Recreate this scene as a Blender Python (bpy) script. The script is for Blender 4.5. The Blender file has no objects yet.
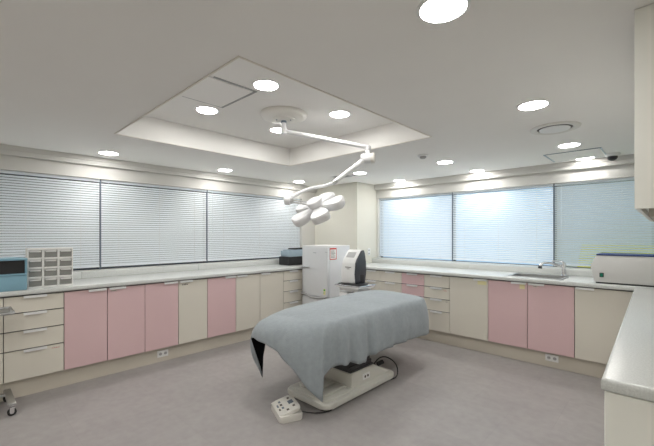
import bpy, bmesh, math, random
from mathutils import Vector, Matrix, noise
R = math.radians
PI = math.pi
random.seed(7)
sc = bpy.context.scene
col = sc.collection

# ---------------------------------------------------------------- camera, world, exposure
cam_d = bpy.data.cameras.new('camera')
cam = bpy.data.objects.new('camera', cam_d); col.objects.link(cam)
cam.location = (0, 0, 1.40)
cam.rotation_euler = (R(90), 0, R(43.6))
cam_d.sensor_width = 36.0; cam_d.sensor_fit = 'HORIZONTAL'
cam_d.lens = 357.0 / 654.0 * 36.0
cam_d.shift_y = 12.0 / 654.0
cam_d.clip_start = 0.05
sc.camera = cam

world = bpy.data.worlds.new('daylight'); sc.world = world
world.use_nodes = True
bg = world.node_tree.nodes['Background']
bg.inputs[0].default_value = (0.58, 0.80, 1.0, 1)
bg.inputs[1].default_value = 0.78

sc.view_settings.view_transform = 'Standard'
sc.view_settings.look = 'None'
sc.view_settings.gamma = 1.0
sc.view_settings.use_curve_mapping = False
sc.view_settings.exposure = 0.66
LAMP = 50.0          # radiance of every downlight

# ---------------------------------------------------------------- materials
def mat(name, rgb, rough=0.5, metal=0.0, spec=0.5, var=0.0, vscale=8.0, bump=0.0, bscale=60.0, **kw):
    m = bpy.data.materials.new(name); m.use_nodes = True
    nt = m.node_tree; b = nt.nodes['Principled BSDF']
    b.inputs['Roughness'].default_value = rough
    b.inputs['Metallic'].default_value = metal
    b.inputs['Specular IOR Level'].default_value = spec
    b.inputs['Base Color'].default_value = (*rgb, 1)
    tc = nt.nodes.new('ShaderNodeTexCoord')
    nz = nt.nodes.new('ShaderNodeTexNoise'); nz.inputs['Scale'].default_value = vscale
    nz.inputs['Detail'].default_value = 4
    nt.links.new(tc.outputs['Object'], nz.inputs['Vector'])
    rp = nt.nodes.new('ShaderNodeValToRGB')
    v = max(var, 0.01)
    rp.color_ramp.elements[0].position = 0.3; rp.color_ramp.elements[1].position = 0.7
    rp.color_ramp.elements[0].color = (*[max(0, c * (1 - v)) for c in rgb], 1)
    rp.color_ramp.elements[1].color = (*[min(1, c * (1 + v)) for c in rgb], 1)
    nt.links.new(nz.outputs['Fac'], rp.inputs['Fac'])
    nt.links.new(rp.outputs['Color'], b.inputs['Base Color'])
    if bump:
        n2 = nt.nodes.new('ShaderNodeTexNoise'); n2.inputs['Scale'].default_value = bscale
        n2.inputs['Detail'].default_value = 3
        nt.links.new(tc.outputs['Object'], n2.inputs['Vector'])
        bp = nt.nodes.new('ShaderNodeBump'); bp.inputs['Strength'].default_value = bump
        bp.inputs['Distance'].default_value = 0.01
        nt.links.new(n2.outputs['Fac'], bp.inputs['Height'])
        nt.links.new(bp.outputs['Normal'], b.inputs['Normal'])
    for k, val in kw.items():
        b.inputs[k.replace('_', ' ')].default_value = val
    return m

def emis(name, rgb, s):
    m = bpy.data.materials.new(name); m.use_nodes = True
    nt = m.node_tree; nt.nodes.clear()
    o = nt.nodes.new('ShaderNodeOutputMaterial'); e = nt.nodes.new('ShaderNodeEmission')
    e.inputs[0].default_value = (*rgb, 1); e.inputs[1].default_value = s
    nt.links.new(e.outputs[0], o.inputs[0]); return m

M = {}
M['ceiling'] = mat('ceiling_paint', (0.89, 0.875, 0.85), 0.9, spec=0.1, var=0.01, vscale=2)
M['bead'] = mat('tray_bead', (0.76, 0.72, 0.66), 0.7)
M['wall'] = mat('cream_wall_paint', (0.70, 0.685, 0.615), 0.85, spec=0.15, var=0.015, vscale=2)
M['wall_white'] = mat('white_wall_paint', (0.66, 0.65, 0.62), 0.8, spec=0.15, var=0.01, vscale=2)
M['cream'] = mat('cream_laminate', (0.71, 0.67, 0.59), 0.28, var=0.02, vscale=1.5)
M['pink'] = mat('pink_laminate', (0.70, 0.495, 0.505), 0.28, var=0.02, vscale=1.5)
M['plinth'] = mat('beige_plinth', (0.60, 0.55, 0.47), 0.45, var=0.03, vscale=3)
M['carcass'] = mat('dark_cabinet_edge', (0.10, 0.095, 0.085), 0.6)
M['panel'] = mat('offwhite_panel', (0.90, 0.895, 0.84), 0.35, var=0.01)
M['chrome'] = mat('chrome', (0.80, 0.80, 0.82), 0.18, metal=1.0)
M['steel'] = mat('brushed_steel', (0.55, 0.55, 0.55), 0.32, metal=1.0, var=0.06, vscale=30)
M['pull'] = mat('satin_pull', (0.88, 0.88, 0.88), 0.3, metal=0.35)
M['alu'] = mat('grey_aluminium', (0.16, 0.20, 0.25), 0.45, metal=0.5)
M['frame_dark'] = mat('dark_window_frame', (0.05, 0.06, 0.075), 0.5)
M['white_plastic'] = mat('white_plastic', (0.80, 0.80, 0.79), 0.35)
M['warm_plastic'] = mat('ivory_plastic', (0.72, 0.70, 0.655), 0.35)
M['enamel'] = mat('white_enamel', (0.70, 0.715, 0.735), 0.22)
M['lampwhite'] = mat('lamp_white', (0.74, 0.74, 0.75), 0.28)
M['lampbright'] = mat('bright_white_plastic', (0.92, 0.92, 0.90), 0.35)
M['mid_grey'] = mat('mid_grey_plastic', (0.42, 0.42, 0.42), 0.5)
M['black'] = mat('black_plastic', (0.015, 0.015, 0.017), 0.4)
M['bellows'] = mat('black_bellows', (0.045, 0.045, 0.048), 0.5)
M['rubber'] = mat('black_rubber', (0.02, 0.02, 0.02), 0.75)
M['charcoal'] = mat('charcoal_plastic', (0.045, 0.05, 0.06), 0.35)
M['teal'] = mat('teal_blue_plastic', (0.22, 0.40, 0.50), 0.4)
M['teal_dark'] = mat('teal_inner', (0.10, 0.21, 0.26), 0.6)
M['smoke'] = mat('dusty_blue_plastic', (0.34, 0.43, 0.50), 0.3)
M['blue'] = mat('dark_blue_strip', (0.01, 0.035, 0.16), 0.4)
M['green'] = mat('green_switch', (0.0, 0.20, 0.13), 0.3)
M['grey_box'] = mat('grey_white_enamel', (0.66, 0.655, 0.64), 0.4)
M['bed_white'] = mat('bed_base_ivory', (0.66, 0.65, 0.60), 0.35, var=0.02)
M['note'] = mat('yellow_note_paper', (0.80, 0.74, 0.42), 0.8)
M['paper'] = mat('white_paper', (0.82, 0.82, 0.80), 0.8)
M['red'] = mat('red_print', (0.60, 0.06, 0.04), 0.7)
M['ink'] = mat('dark_print', (0.10, 0.08, 0.07), 0.7)
M['greenprint'] = mat('green_print', (0.10, 0.40, 0.08), 0.7)
M['inner_shade'] = mat('blanket_inner_shade', (0.012, 0.013, 0.015), 0.95, spec=0.1)  # black inner side of the blanket, shade beneath it put into the colour
M['blanket'] = mat('grey_fleece', (0.325, 0.362, 0.388), 0.95, spec=0.12, var=0.06, vscale=25, bump=0.35, bscale=160,
                   Sheen_Weight=0.25)
M['neighbour'] = mat('dark_neighbour_render', (0.055, 0.065, 0.08), 0.9, var=0.2, vscale=1.2)
M['neighbour_grey'] = mat('grey_neighbour_render', (0.95, 0.87, 0.74), 0.9, var=0.05, vscale=0.8)
M['yellow'] = mat('yellow_awning', (1.0, 0.84, 0.03), 0.7)
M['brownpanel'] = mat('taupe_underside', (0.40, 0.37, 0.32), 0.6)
M['glow'] = emis('downlight_diffuser', (1.0, 0.985, 0.95), LAMP)

def stone():
    m = mat('speckled_white_worktop', (0.63, 0.645, 0.63), 0.25, var=0.10, vscale=170)
    return m
M['stone'] = stone()

def blind_mat():
    m = bpy.data.materials.new('blind_slat'); m.use_nodes = True
    nt = m.node_tree; nt.nodes.clear()
    o = nt.nodes.new('ShaderNodeOutputMaterial')
    p = nt.nodes.new('ShaderNodeBsdfPrincipled'); p.inputs['Base Color'].default_value = (0.91, 0.945, 0.965, 1)
    p.inputs['Roughness'].default_value = 0.42
    t = nt.nodes.new('ShaderNodeBsdfTranslucent'); t.inputs[0].default_value = (0.62, 0.80, 0.95, 1)
    mx = nt.nodes.new('ShaderNodeMixShader'); mx.inputs[0].default_value = 0.22
    nt.links.new(p.outputs[0], mx.inputs[1]); nt.links.new(t.outputs[0], mx.inputs[2])
    nt.links.new(mx.outputs[0], o.inputs[0]); return m
M['slat'] = blind_mat()

def glass_mat():
    m = bpy.data.materials.new('window_glass'); m.use_nodes = True
    nt = m.node_tree; nt.nodes.clear()
    o = nt.nodes.new('ShaderNodeOutputMaterial')
    t = nt.nodes.new('ShaderNodeBsdfTransparent'); t.inputs[0].default_value = (0.93, 0.97, 1.0, 1)
    g = nt.nodes.new('ShaderNodeBsdfGlossy'); g.inputs['Roughness'].default_value = 0.02
    mx = nt.nodes.new('ShaderNodeMixShader'); mx.inputs[0].default_value = 0.07
    nt.links.new(t.outputs[0], mx.inputs[1]); nt.links.new(g.outputs[0], mx.inputs[2])
    nt.links.new(mx.outputs[0], o.inputs[0]); return m
M['glass'] = glass_mat()

def clear_mat():
    m = bpy.data.materials.new('clear_drawer_plastic'); m.use_nodes = True
    nt = m.node_tree; nt.nodes.clear()
    o = nt.nodes.new('ShaderNodeOutputMaterial')
    t = nt.nodes.new('ShaderNodeBsdfTransparent'); t.inputs[0].default_value = (0.80, 0.80, 0.78, 1)
    g = nt.nodes.new('ShaderNodeBsdfPrincipled'); g.inputs['Roughness'].default_value = 0.15
    g.inputs['Base Color'].default_value = (0.50, 0.50, 0.48, 1)
    mx = nt.nodes.new('ShaderNodeMixShader'); mx.inputs[0].default_value = 0.45
    nt.links.new(t.outputs[0], mx.inputs[1]); nt.links.new(g.outputs[0], mx.inputs[2])
    nt.links.new(mx.outputs[0], o.inputs[0]); return m
M['clear'] = clear_mat()

def floor_mat():
    m = bpy.data.materials.new('grey_vinyl_tiles'); m.use_nodes = True
    nt = m.node_tree; b = nt.nodes['Principled BSDF']
    b.inputs['Roughness'].default_value = 0.42
    b.inputs['Specular IOR Level'].default_value = 0.35
    tc = nt.nodes.new('ShaderNodeTexCoord')
    n1 = nt.nodes.new('ShaderNodeTexNoise'); n1.inputs['Scale'].default_value = 2.6; n1.inputs['Detail'].default_value = 8
    n1.inputs['Roughness'].default_value = 0.65
    n2 = nt.nodes.new('ShaderNodeTexNoise'); n2.inputs['Scale'].default_value = 16; n2.inputs['Detail'].default_value = 6
    br = nt.nodes.new('ShaderNodeTexBrick')
    br.offset = 0.5; br.inputs['Scale'].default_value = 1.0
    br.inputs['Brick Width'].default_value = 0.6; br.inputs['Row Height'].default_value = 0.6
    br.inputs['Mortar Size'].default_value = 0.0012
    br.inputs['Color1'].default_value = (0.97, 0.97, 0.97, 1); br.inputs['Color2'].default_value = (1.03, 1.03, 1.03, 1)
    br.inputs['Mortar'].default_value = (0.88, 0.88, 0.88, 1)
    for n in (n1, n2, br): nt.links.new(tc.outputs['Object'], n.inputs['Vector'])
    rp = nt.nodes.new('ShaderNodeValToRGB')
    rp.color_ramp.elements[0].position = 0.3; rp.color_ramp.elements[1].position = 0.72
    rp.color_ramp.elements[0].color = (0.300, 0.280, 0.274, 1); rp.color_ramp.elements[1].color = (0.385, 0.363, 0.357, 1)
    ad = nt.nodes.new('ShaderNodeMath'); ad.operation = 'MULTIPLY_ADD'
    ad.inputs[1].default_value = 0.45; 
    sb = nt.nodes.new('ShaderNodeMath'); sb.operation = 'MULTIPLY'; sb.inputs[1].default_value = 0.55
    nt.links.new(n1.outputs['Fac'], sb.inputs[0])
    nt.links.new(n2.outputs['Fac'], ad.inputs[0]); nt.links.new(sb.outputs[0], ad.inputs[2])
    nt.links.new(ad.outputs[0], rp.inputs['Fac'])
    mu = nt.nodes.new('ShaderNodeMix'); mu.data_type = 'RGBA'; mu.blend_type = 'MULTIPLY'; mu.inputs[0].default_value = 1
    nt.links.new(rp.outputs['Color'], mu.inputs[6]); nt.links.new(br.outputs['Color'], mu.inputs[7])
    nt.links.new(mu.outputs[2], b.inputs['Base Color'])
    return m
M['floor'] = floor_mat()

# ---------------------------------------------------------------- mesh helpers
class MB:
    def __init__(s): s.bm = bmesh.new()
    def box(s, x0, x1, y0, y1, z0, z1, bev=0.0, seg=2, mtx=None, mi=0):
        r = bmesh.ops.create_cube(s.bm, size=1.0)
        vs = r['verts']
        for v in vs:
            v.co = Vector(((x0 + x1) / 2 + v.co.x * (x1 - x0), (y0 + y1) / 2 + v.co.y * (y1 - y0), (z0 + z1) / 2 + v.co.z * (z1 - z0)))
        fs = list({f for v in vs for f in v.link_faces})
        for f in fs: f.material_index = mi
        if bev:
            es = list({e for v in vs for e in v.link_edges})
            g = bmesh.ops.bevel(s.bm, geom=es, offset=bev, segments=seg, affect='EDGES', profile=0.5, clamp_overlap=True)
            vs = list({v for f in g['faces'] for v in f.verts} | {v for v in vs if v.is_valid})
            for f in {f for v in vs for f in v.link_faces}: f.material_index = mi
        if mtx is not None:
            for v in vs: v.co = mtx @ v.co
        return s
    def prism(s, pts, z0, z1, bev=0.0, seg=2, mtx=None, vbev=False):
        """polygon in xy extruded in z"""
        n = len(pts)
        a = [s.bm.verts.new((p[0], p[1], z0)) for p in pts]
        b = [s.bm.verts.new((p[0], p[1], z1)) for p in pts]
        fs = [s.bm.faces.new(a[::-1]), s.bm.faces.new(b)]
        for i in range(n): fs.append(s.bm.faces.new((a[i], a[(i + 1) % n], b[(i + 1) % n], b[i])))
        vs = a + b
        if bev:
            es = list({e for f in fs[:2] for e in f.edges}) if not vbev else list({e for f in fs for e in f.edges})
            g = bmesh.ops.bevel(s.bm, geom=es, offset=bev, segments=seg, affect='EDGES', profile=0.5, clamp_overlap=True)
            vs = list({v for f in g['faces'] for v in f.verts} | {v for v in vs if v.is_valid})
        if mtx is not None:
            for v in vs: v.co = mtx @ v.co
        return s
    def cyl(s, c, r, z0, z1, n=28, r2=None, mtx=None):
        return s.lathe(c, [(0, z0), (r, z0), (r2 if r2 is not None else r, z1), (0, z1)], n, mtx)
    def lathe(s, c, prof, n=32, mtx=None):
        rings = []
        for (r, z) in prof:
            if r < 1e-6: rings.append([s.bm.verts.new((c[0], c[1], z))])
            else: rings.append([s.bm.verts.new((c[0] + r * math.cos(2 * PI * i / n), c[1] + r * math.sin(2 * PI * i / n), z)) for i in range(n)])
        for a, b in zip(rings, rings[1:]):
            if len(a) == 1 and len(b) == 1: continue
            for i in range(n):
                j = (i + 1) % n
                if len(a) == 1: s.bm.faces.new((a[0], b[i], b[j]))
                elif len(b) == 1: s.bm.faces.new((a[i], b[0], a[j]))
                else: s.bm.faces.new((a[i], b[i], b[j], a[j]))
        if mtx is not None:
            for rg in rings:
                for v in rg: v.co = mtx @ v.co
        return s
    def tube(s, pts, r, n=12, cap=True):
        pts = [Vector(p) for p in pts]
        rs = r if isinstance(r, (list, tuple)) else [r] * len(pts)
        rings = []; up = None
        for i, p in enumerate(pts):
            d = (pts[min(i + 1, len(pts) - 1)] - pts[max(i - 1, 0)]).normalized()
            if up is None:
                up = Vector((0, 0, 1)) if abs(d.z) < 0.9 else Vector((1, 0, 0))
            a = d.cross(up).normalized(); up = a.cross(d).normalized()
            rings.append([s.bm.verts.new(p + (a * math.cos(2 * PI * k / n) + up * math.sin(2 * PI * k / n)) * rs[i]) for k in range(n)])
        for a, b in zip(rings, rings[1:]):
            for k in range(n): s.bm.faces.new((a[k], a[(k + 1) % n], b[(k + 1) % n], b[k]))
        if cap:
            s.bm.faces.new(rings[0][::-1]); s.bm.faces.new(rings[-1])
        return s
    def quad(s, *ps):
        s.bm.faces.new([s.bm.verts.new(p) for p in ps]); return s
    def build(s, name, m, parent=None, smooth=True, loc=None):
        bm = s.bm
        bmesh.ops.recalc_face_normals(bm, faces=bm.faces)
        me = bpy.data.meshes.new(name)
        if loc is not None:
            bmesh.ops.translate(bm, verts=bm.verts, vec=-Vector(loc))
        bm.to_mesh(me); bm.free()
        if not isinstance(m, (list, tuple)): m = [m]
        for q in m: me.materials.append(M[q] if isinstance(q, str) else q)
        o = bpy.data.objects.new(name, me); col.objects.link(o)
        if loc is not None: o.location = loc
        if parent is not None:
            o.parent = parent
        if smooth:
            for p in me.polygons: p.use_smooth = True
            try: me.set_sharp_from_angle(angle=R(38))
            except Exception: pass
        return o

def tag(o, label=None, cat=None, group=None, kind=None):
    if label: o['label'] = label
    if cat: o['category'] = cat
    if group: o['group'] = group
    if kind: o['kind'] = kind
    return o
def empty(name, loc, label, cat, group=None, rz=0):
    o = bpy.data.objects.new(name, None); col.objects.link(o)
    o.location = loc; o.rotation_euler = (0, 0, rz); o.empty_display_size = 0.1
    return tag(o, label, cat, group)
def struct(o): o['kind'] = 'structure'; return o
def copy_tree(o, parent=None):
    c = o.copy(); col.objects.link(c); c.parent = parent
    for ch in list(o.children): copy_tree(ch, c)
    return c

# ================================================================= SETTING
XL = -4.62      # inner face of the left wall
YB = 5.06       # inner face of the back wall (with the bright windows)
XR = 0.42       # right wall
YF = -2.4       # wall behind the viewpoint
ZC = 2.262      # ceiling
ZT = 2.467      # recessed tray
WZ0, WZ1 = 1.01, 2.03
T = 0.16

struct(MB().box(XL - T, XR + T, YF - T, YB + T, -0.1, 0).build('floor', 'floor', smooth=False))

# ceiling with the rectangular tray
rx0, rx1, ry0, ry1 = -3.385, -1.498, 0.957, 2.885
c = MB()
c.box(XL - T, rx0, YF - T, YB + T, ZC, ZC + 0.3)
c.box(rx1, XR + T, YF - T, YB + T, ZC, ZC + 0.3)
c.box(rx0, rx1, YF - T, ry0, ZC, ZC + 0.3)
c.box(rx0, rx1, ry1, YB + T, ZC, ZC + 0.3)
c.box(rx0 - 0.02, rx1 + 0.02, ry0 - 0.02, ry1 + 0.02, ZT, ZT + 0.095)
struct(c.build('ceiling', 'ceiling', smooth=False))

bd = MB()
for x0, x1, y0, y1 in ((rx0 - 0.009, rx1 + 0.009, ry0 - 0.009, ry0), (rx0 - 0.009, rx1 + 0.009, ry1, ry1 + 0.009),
                       (rx0 - 0.009, rx0, ry0, ry1), (rx1, rx1 + 0.009, ry0, ry1)):
    bd.box(x0, x1, y0, y1, ZC - 0.006, ZC)
struct(bd.build('trim_7', 'bead', smooth=False))

def wall_with_windows(name, axis, pos, outward, a0, a1, wins):
    """axis 'x': wall is a plane x=pos running in y; outward = -1/+1; wins = [(lo,hi)]"""
    m = MB()
    p0, p1 = sorted((pos, pos + outward * T))
    def bx(u0, u1, z0, z1):
        if u1 - u0 < 1e-4: return
        if axis == 'x': m.box(p0, p1, u0, u1, z0, z1)
        else: m.box(u0, u1, p0, p1, z0, z1)
    bx(a0, a1, 0, WZ0); bx(a0, a1, WZ1, ZC + 0.02)
    cur = a0
    for lo, hi in wins:
        bx(cur, lo, WZ0, WZ1); cur = hi
    bx(cur, a1, WZ0, WZ1)
    return struct(m.build(name, 'wall_white', smooth=False))

LW = [(-0.14, 1.155), (1.165, 2.452), (2.462, 4.21)]
BW = [(-3.60, -2.300), (-2.290, -1.010), (-1.000, 0.28)]
wall_with_windows('wall_left', 'x', XL, -1, YF, YB, [(LW[0][0], LW[-1][1])])
wall_with_windows('wall_back', 'y', YB, 1, XL, XR, [(BW[0][0], BW[-1][1])])
struct(MB().box(XR, XR + T, YF, YB, 0, ZC + 0.02).build('wall_right', 'wall', smooth=False))
struct(MB().box(XL, XR, YF - T, YF, 0, ZC + 0.02).build('wall_front', 'wall', smooth=False))
# corner pier between the two window walls
struct(MB().box(XL, -3.64, 4.53, YB, 0, ZC).build('wall_corner', 'wall', smooth=False))
# cornice
def cornice(name, pts_fn):
    m = MB(); pts_fn(m); return struct(m.build(name, 'wall_white', smooth=False))
cornice('trim_1', lambda m: (m.box(XL, XL + 0.062, YF, 4.53, ZC - 0.045, ZC), m.box(XL, XL + 0.048, YF, 4.53, ZC - 0.092, ZC - 0.045)))
cornice('trim_2', lambda m: (m.box(-3.64, XR, YB - 0.062, YB, ZC - 0.045, ZC), m.box(-3.64, XR, YB - 0.048, YB, ZC - 0.092, ZC - 0.045)))

# windows: frame + glass, sunk in the wall behind the blinds
def window(name, axis, lo, hi):
    fw = 0.028
    m = MB(); g = MB()
    if axis == 'x':
        a, b = XL - 0.13, XL - 0.085
        m.box(a, b, lo, hi, WZ0 - 0.02, WZ0 + 0.006); m.box(a, b, lo, hi, WZ1 - fw, WZ1)
        m.box(a, b, lo, lo + 0.012, WZ0, WZ1 - fw); m.box(a, b, hi - 0.012, hi, WZ0, WZ1 - fw)
        g.box(XL - 0.112, XL - 0.106, lo + 0.012, hi - 0.012, WZ0 + 0.006, WZ1 - fw)
    else:
        a, b = YB + 0.085, YB + 0.13
        m.box(lo, hi, a, b, WZ0 - 0.02, WZ0 + 0.006); m.box(lo, hi, a, b, WZ1 - fw, WZ1)
        m.box(lo, lo + 0.012, a, b, WZ0, WZ1 - fw); m.box(hi - 0.012, hi, a, b, WZ0, WZ1 - fw)
        g.box(lo + 0.012, hi - 0.012, YB + 0.106, YB + 0.112, WZ0 + 0.006, WZ1 - fw)
    f = struct(m.build(name, 'frame_dark', smooth=False))
    g.build('glass_pane', 'glass', f, smooth=False)
for i, (lo, hi) in enumerate(LW): window('window_%d' % (i + 1), 'x', lo - 0.005, hi + 0.005)
for i, (lo, hi) in enumerate(BW): window('window_%d' % (i + 4), 'y', lo - 0.005, hi + 0.005)
# mullion posts
for k, y in enumerate((1.16, 2.457)):
    struct(MB().box(XL - 0.075, XL - 0.033, y - 0.008, y + 0.008, WZ0, WZ1).build('trim_%d' % (3 + k), 'alu', smooth=False))
for k, x in enumerate((-2.295, -1.005)):
    struct(MB().box(x - 0.007, x + 0.007, YB + 0.033, YB + 0.075, WZ0, WZ1).build('trim_%d' % (5 + k), 'alu', smooth=False))

# ----------------------------------------------------------------- outside
nb = MB().box(XL - 3.2, XL - 1.0, -4.0, 5.0, -3, 7).build('neighbouring_building', 'neighbour', smooth=False)
tag(nb, 'dark rendered wall of the building close outside the left windows', 'building')
nb2 = MB().box(-1.21, 3.5, YB + 1.0, YB + 2.4, -3, 6).build('neighbouring_building', 'neighbour_grey', smooth=False)
tag(nb2, 'grey building outside the right hand window of the back wall', 'building')
aw = MB()
aw.prism([(YB + 0.45, 0.72), (YB + 0.995, 1.22), (YB + 0.995, 1.28), (YB + 0.43, 0.78)], -0.86, 1.6,
         mtx=Matrix(((0, 0, 1, 0), (1, 0, 0, 0), (0, 1, 0, 0), (0, 0, 0, 1))))
tag(aw.build('awning', 'yellow', smooth=False), 'yellow awning glowing through the lowest slats of the right hand blind', 'awning')

# ================================================================= WINDOW BLINDS
def blind(axis, lo, hi, label, zbot, ang=64, open_=0):
    pitch, wd = 0.0262, 0.025
    n = int((WZ1 - 0.035 - zbot) / pitch)
    lo += 0.003; hi -= 0.003
    if axis == 'x': root = empty('window_blind', (XL - 0.045, (lo + hi) / 2, WZ1), label, 'blind', 'venetian blinds')
    else: root = empty('window_blind', ((lo + hi) / 2, YB + 0.045, WZ1), label, 'blind', 'venetian blinds')
    L = (hi - lo) / 2
    # built in local space: length along X, room side = -Y
    s = MB(); a = R(ang)
    for i in range(n):
        z = -0.040 - pitch * (i + 0.5)
        prof = []
        for q in (-1, -0.33, 0.33, 1):
            u = q * wd / 2; bow = 0.0016 * (1 - q * q)
            prof.append((u * math.cos(a) - bow * math.sin(a), -u * math.sin(a) * -1 + bow * math.cos(a)))
        va = [s.bm.verts.new((-L, p[0], z + p[1])) for p in prof]
        vb = [s.bm.verts.new((L, p[0], z + p[1])) for p in prof]
        for k in range(3): s.bm.faces.new((va[k], va[k + 1], vb[k + 1], vb[k]))
    so = s.build('slats', 'slat', root)
    h = MB().box(-L, L, -0.018, 0.018, -0.030, -0.002, 0.002).build('headrail', 'slat', root)
    zb = -0.040 - pitch * n
    MB().box(-L, L, -0.012, 0.012, zb - 0.012, zb + 0.002, 0.003).build('bottom_rail', 'slat', root)
    for fx in (-0.72, -0.0, 0.72):
        MB().tube([(fx * L, -0.0155, -0.03), (fx * L, -0.0155, zb)], 0.0012, 6).build('ladder_cord', 'white_plastic', root)
    MB().tube([(-L + 0.07, -0.022, -0.02), (-L + 0.07, -0.022, -0.62)], 0.002, 8).build('tilt_wand', 'slat', root)
    if axis == 'x': root.rotation_euler = (0, 0, R(90))
    return root
blind('x', *LW[0], 'pale blue grey venetian blind at the far left, behind the clear drawer organiser', 1.036)
blind('x', *LW[1], 'pale blue grey venetian blind in the middle of the left wall', 1.036)
blind('x', *LW[2], 'pale blue grey venetian blind of the left wall nearest the refrigerator', 1.030)
blind('y', *BW[0], 'daylit venetian blind beside the cream corner pier on the back wall', 1.045, 66)
blind('y', *BW[1], 'bright bluish venetian blind in the middle of the back wall, left of the faucet', 1.045, 58)
blind('y', *BW[2], 'grey venetian blind with yellow glow low down, behind the long white box', 1.030, 122)

# ================================================================= BASE CABINETS
ZB, ZD = 0.162, 0.884     # bottom / top of the fronts
def pull(parent, w, z, yfront):
    """edge pull; local space: front face looks to -Y at y=yfront"""
    m = MB()
    m.box(-w / 2, w / 2, yfront - 0.020, yfront, z - 0.002, z + 0.002, 0.0008, 1)
    m.box(-w / 2, w / 2, yfront - 0.022, yfront - 0.018, z - 0.018, z + 0.003, 0.0012, 1)
    return m.build('handle', 'pull', parent)
def sticker(parent, x, z, w, h, y, style='ink'):
    m = MB()
    if style == 'note':
        m.box(x - w / 2, x + w / 2, y - 0.0016, y, z - h / 2, z + h / 2)
        return m.build('note', 'note', parent, smooth=False)
    m.box(x - w / 2, x + w / 2, y - 0.0012, y, z - h / 2, z + h / 2)
    o = m.build('label_strip', 'paper' if style == 'paper' else 'cream', parent, smooth=False)
    k = MB()
    n = 4
    for i in range(n):
        x0 = x - w / 2 + w * (i + 0.15) / n
        k.box(x0, x0 + w / n * 0.65, y - 0.0018, y - 0.001, z - h * 0.28, z + h * 0.28 * (0.4 + 0.6 * ((i * 7) % 3) / 2))
    k.build('print', 'ink' if style != 'red' else 'red', o, smooth=False)
    return o
def cabinet(run, lo, hi, kind, colr, label, handle='l', marks=()):
    """run 'L' : left wall, fronts look to +X ; 'B': back wall, fronts look to -Y ; 'R' fronts look to -X"""
    w = hi - lo
    D = 0.56
    if run == 'L': root = empty('base_cabinet', (-4.0, (lo + hi) / 2, ZB), label, 'cabinet', 'base cabinets', R(90))
    elif run == 'B': root = empty('base_cabinet', ((lo + hi) / 2, 4.32, ZB), label, 'cabinet', 'base cabinets')
    else: root = empty('base_cabinet', (-0.150, (lo + hi) / 2, ZB), label, 'cabinet', 'base cabinets', R(-90)); 
    if run == 'R': D = 0.53
    # local: x along, y depth (front at 0), z from ZB
    b = MB(); H = 0.886 - ZB
    mx = Matrix.Identity(4)
    b.box(-w / 2, -w / 2 + 0.018, 0.0185, D, 0, H); b.box(w / 2 - 0.018, w / 2, 0.0185, D, 0, H)
    b.box(-w / 2 + 0.018, w / 2 - 0.018, 0.0185, D, 0, 0.018); b.box(-w / 2 + 0.018, w / 2 - 0.018, D - 0.012, D, 0.018, H)
    b.box(-w / 2 + 0.018, w / 2 - 0.018, 0.0185, 0.06, H - 0.05, H)
    if kind != 'door':
        for zz in kind[1:-1]: b.box(-w / 2 + 0.018, w / 2 - 0.018, 0.0185, 0.06, zz - ZB - 0.012, zz - ZB + 0.012)
    b.build('body', 'carcass', root, smooth=False)
    g = 0.0028
    if kind == 'door':
        d = MB().box(-w / 2 + g, w / 2 - g, 0, 0.018, 0, H - 0.012, 0.0012, 1).build('door', colr, root)
        hw = 0.15
        if handle is None: return root
        off = {'l': -w / 2 + hw / 2 + 0.012, 'r': w / 2 - hw / 2 - 0.012, 'c': 0}[handle]
        h = pull(d, hw, H - 0.010, 0); h.location = (off, 0, 0)
        root_d = d
        for mk in marks: sticker(d, mk[0], mk[1] - ZB, mk[2], mk[3], 0, mk[4])
    else:
        zs = kind
        for i, (za, zb_) in enumerate(zip(zs, zs[1:])):
            z1 = za - ZB; z0 = zb_ - ZB
            d = MB().box(-w / 2 + g, w / 2 - g, 0, 0.018, z0 + 0.006 if zb_ > ZB + .01 else 0, z1 - 0.004, 0.0012, 1).build('drawer', colr, root)
            h = pull(d, 0.16, z1 - 0.002, 0)
            for mk in marks:
                if mk[5] == i: sticker(d, mk[0], mk[1] - ZB, mk[2], mk[3], 0, mk[4])
    return root
DL = (0.876, 0.731, 0.578, 0.414, ZB)
DB = (0.876, 0.722, 0.573, 0.415, ZB)
cabinet('L', -0.25, 0.295, DL, 'cream', 'cream drawer cabinet at the left edge of the photo behind the steel trolley')
cabinet('L', 0.295, 0.707, DL, 'cream', 'cream four drawer cabinet under the clear drawer organiser',
        marks=((0.145, 0.385, 0.06, 0.010, 'red', 3),))
cabinet('L', 0.707, 1.058, 'door', 'pink', 'pink cabinet beside the cream drawers, leftmost of the pink ones', 'r')
cabinet('L', 1.058, 1.408, 'door', 'pink', 'pink cabinet in the middle of the three pink ones on the left wall', 'l',
        marks=((-0.12, 0.845, 0.05, 0.010, 'ink'),))
cabinet('L', 1.408, 1.765, 'door', 'pink', 'pink cabinet above the floor level double socket on the left wall', 'r')
cabinet('L', 1.765, 2.117, 'door', 'cream', 'single cream cabinet between two pink ones on the left wall', 'l',
        marks=((-0.10, 0.835, 0.07, 0.030, 'ink'),))
cabinet('L', 2.117, 2.509, 'door', 'pink', 'lone pink cabinet with cream cabinets on both sides, left wall', 'r')
cabinet('L', 2.509, 2.882, 'door', 'cream', 'cream cabinet just right of the lone pink one, left wall', 'l')
cabinet('L', 2.882, 3.292, 'door', 'cream', 'cream door cabinet next to the small drawers near the refrigerator', 'l')
cabinet('L', 3.292, 3.66, DL, 'cream', 'cream drawer cabinet right beside the white refrigerator')
cabinet('L', 3.66, 4.30, 'door', 'cream', 'cream cabinet hidden behind the white refrigerator', None)
cabinet('B', -3.63, -3.337, DB, 'cream', 'cream drawer cabinet partly behind the refrigerator on the back wall')
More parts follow.
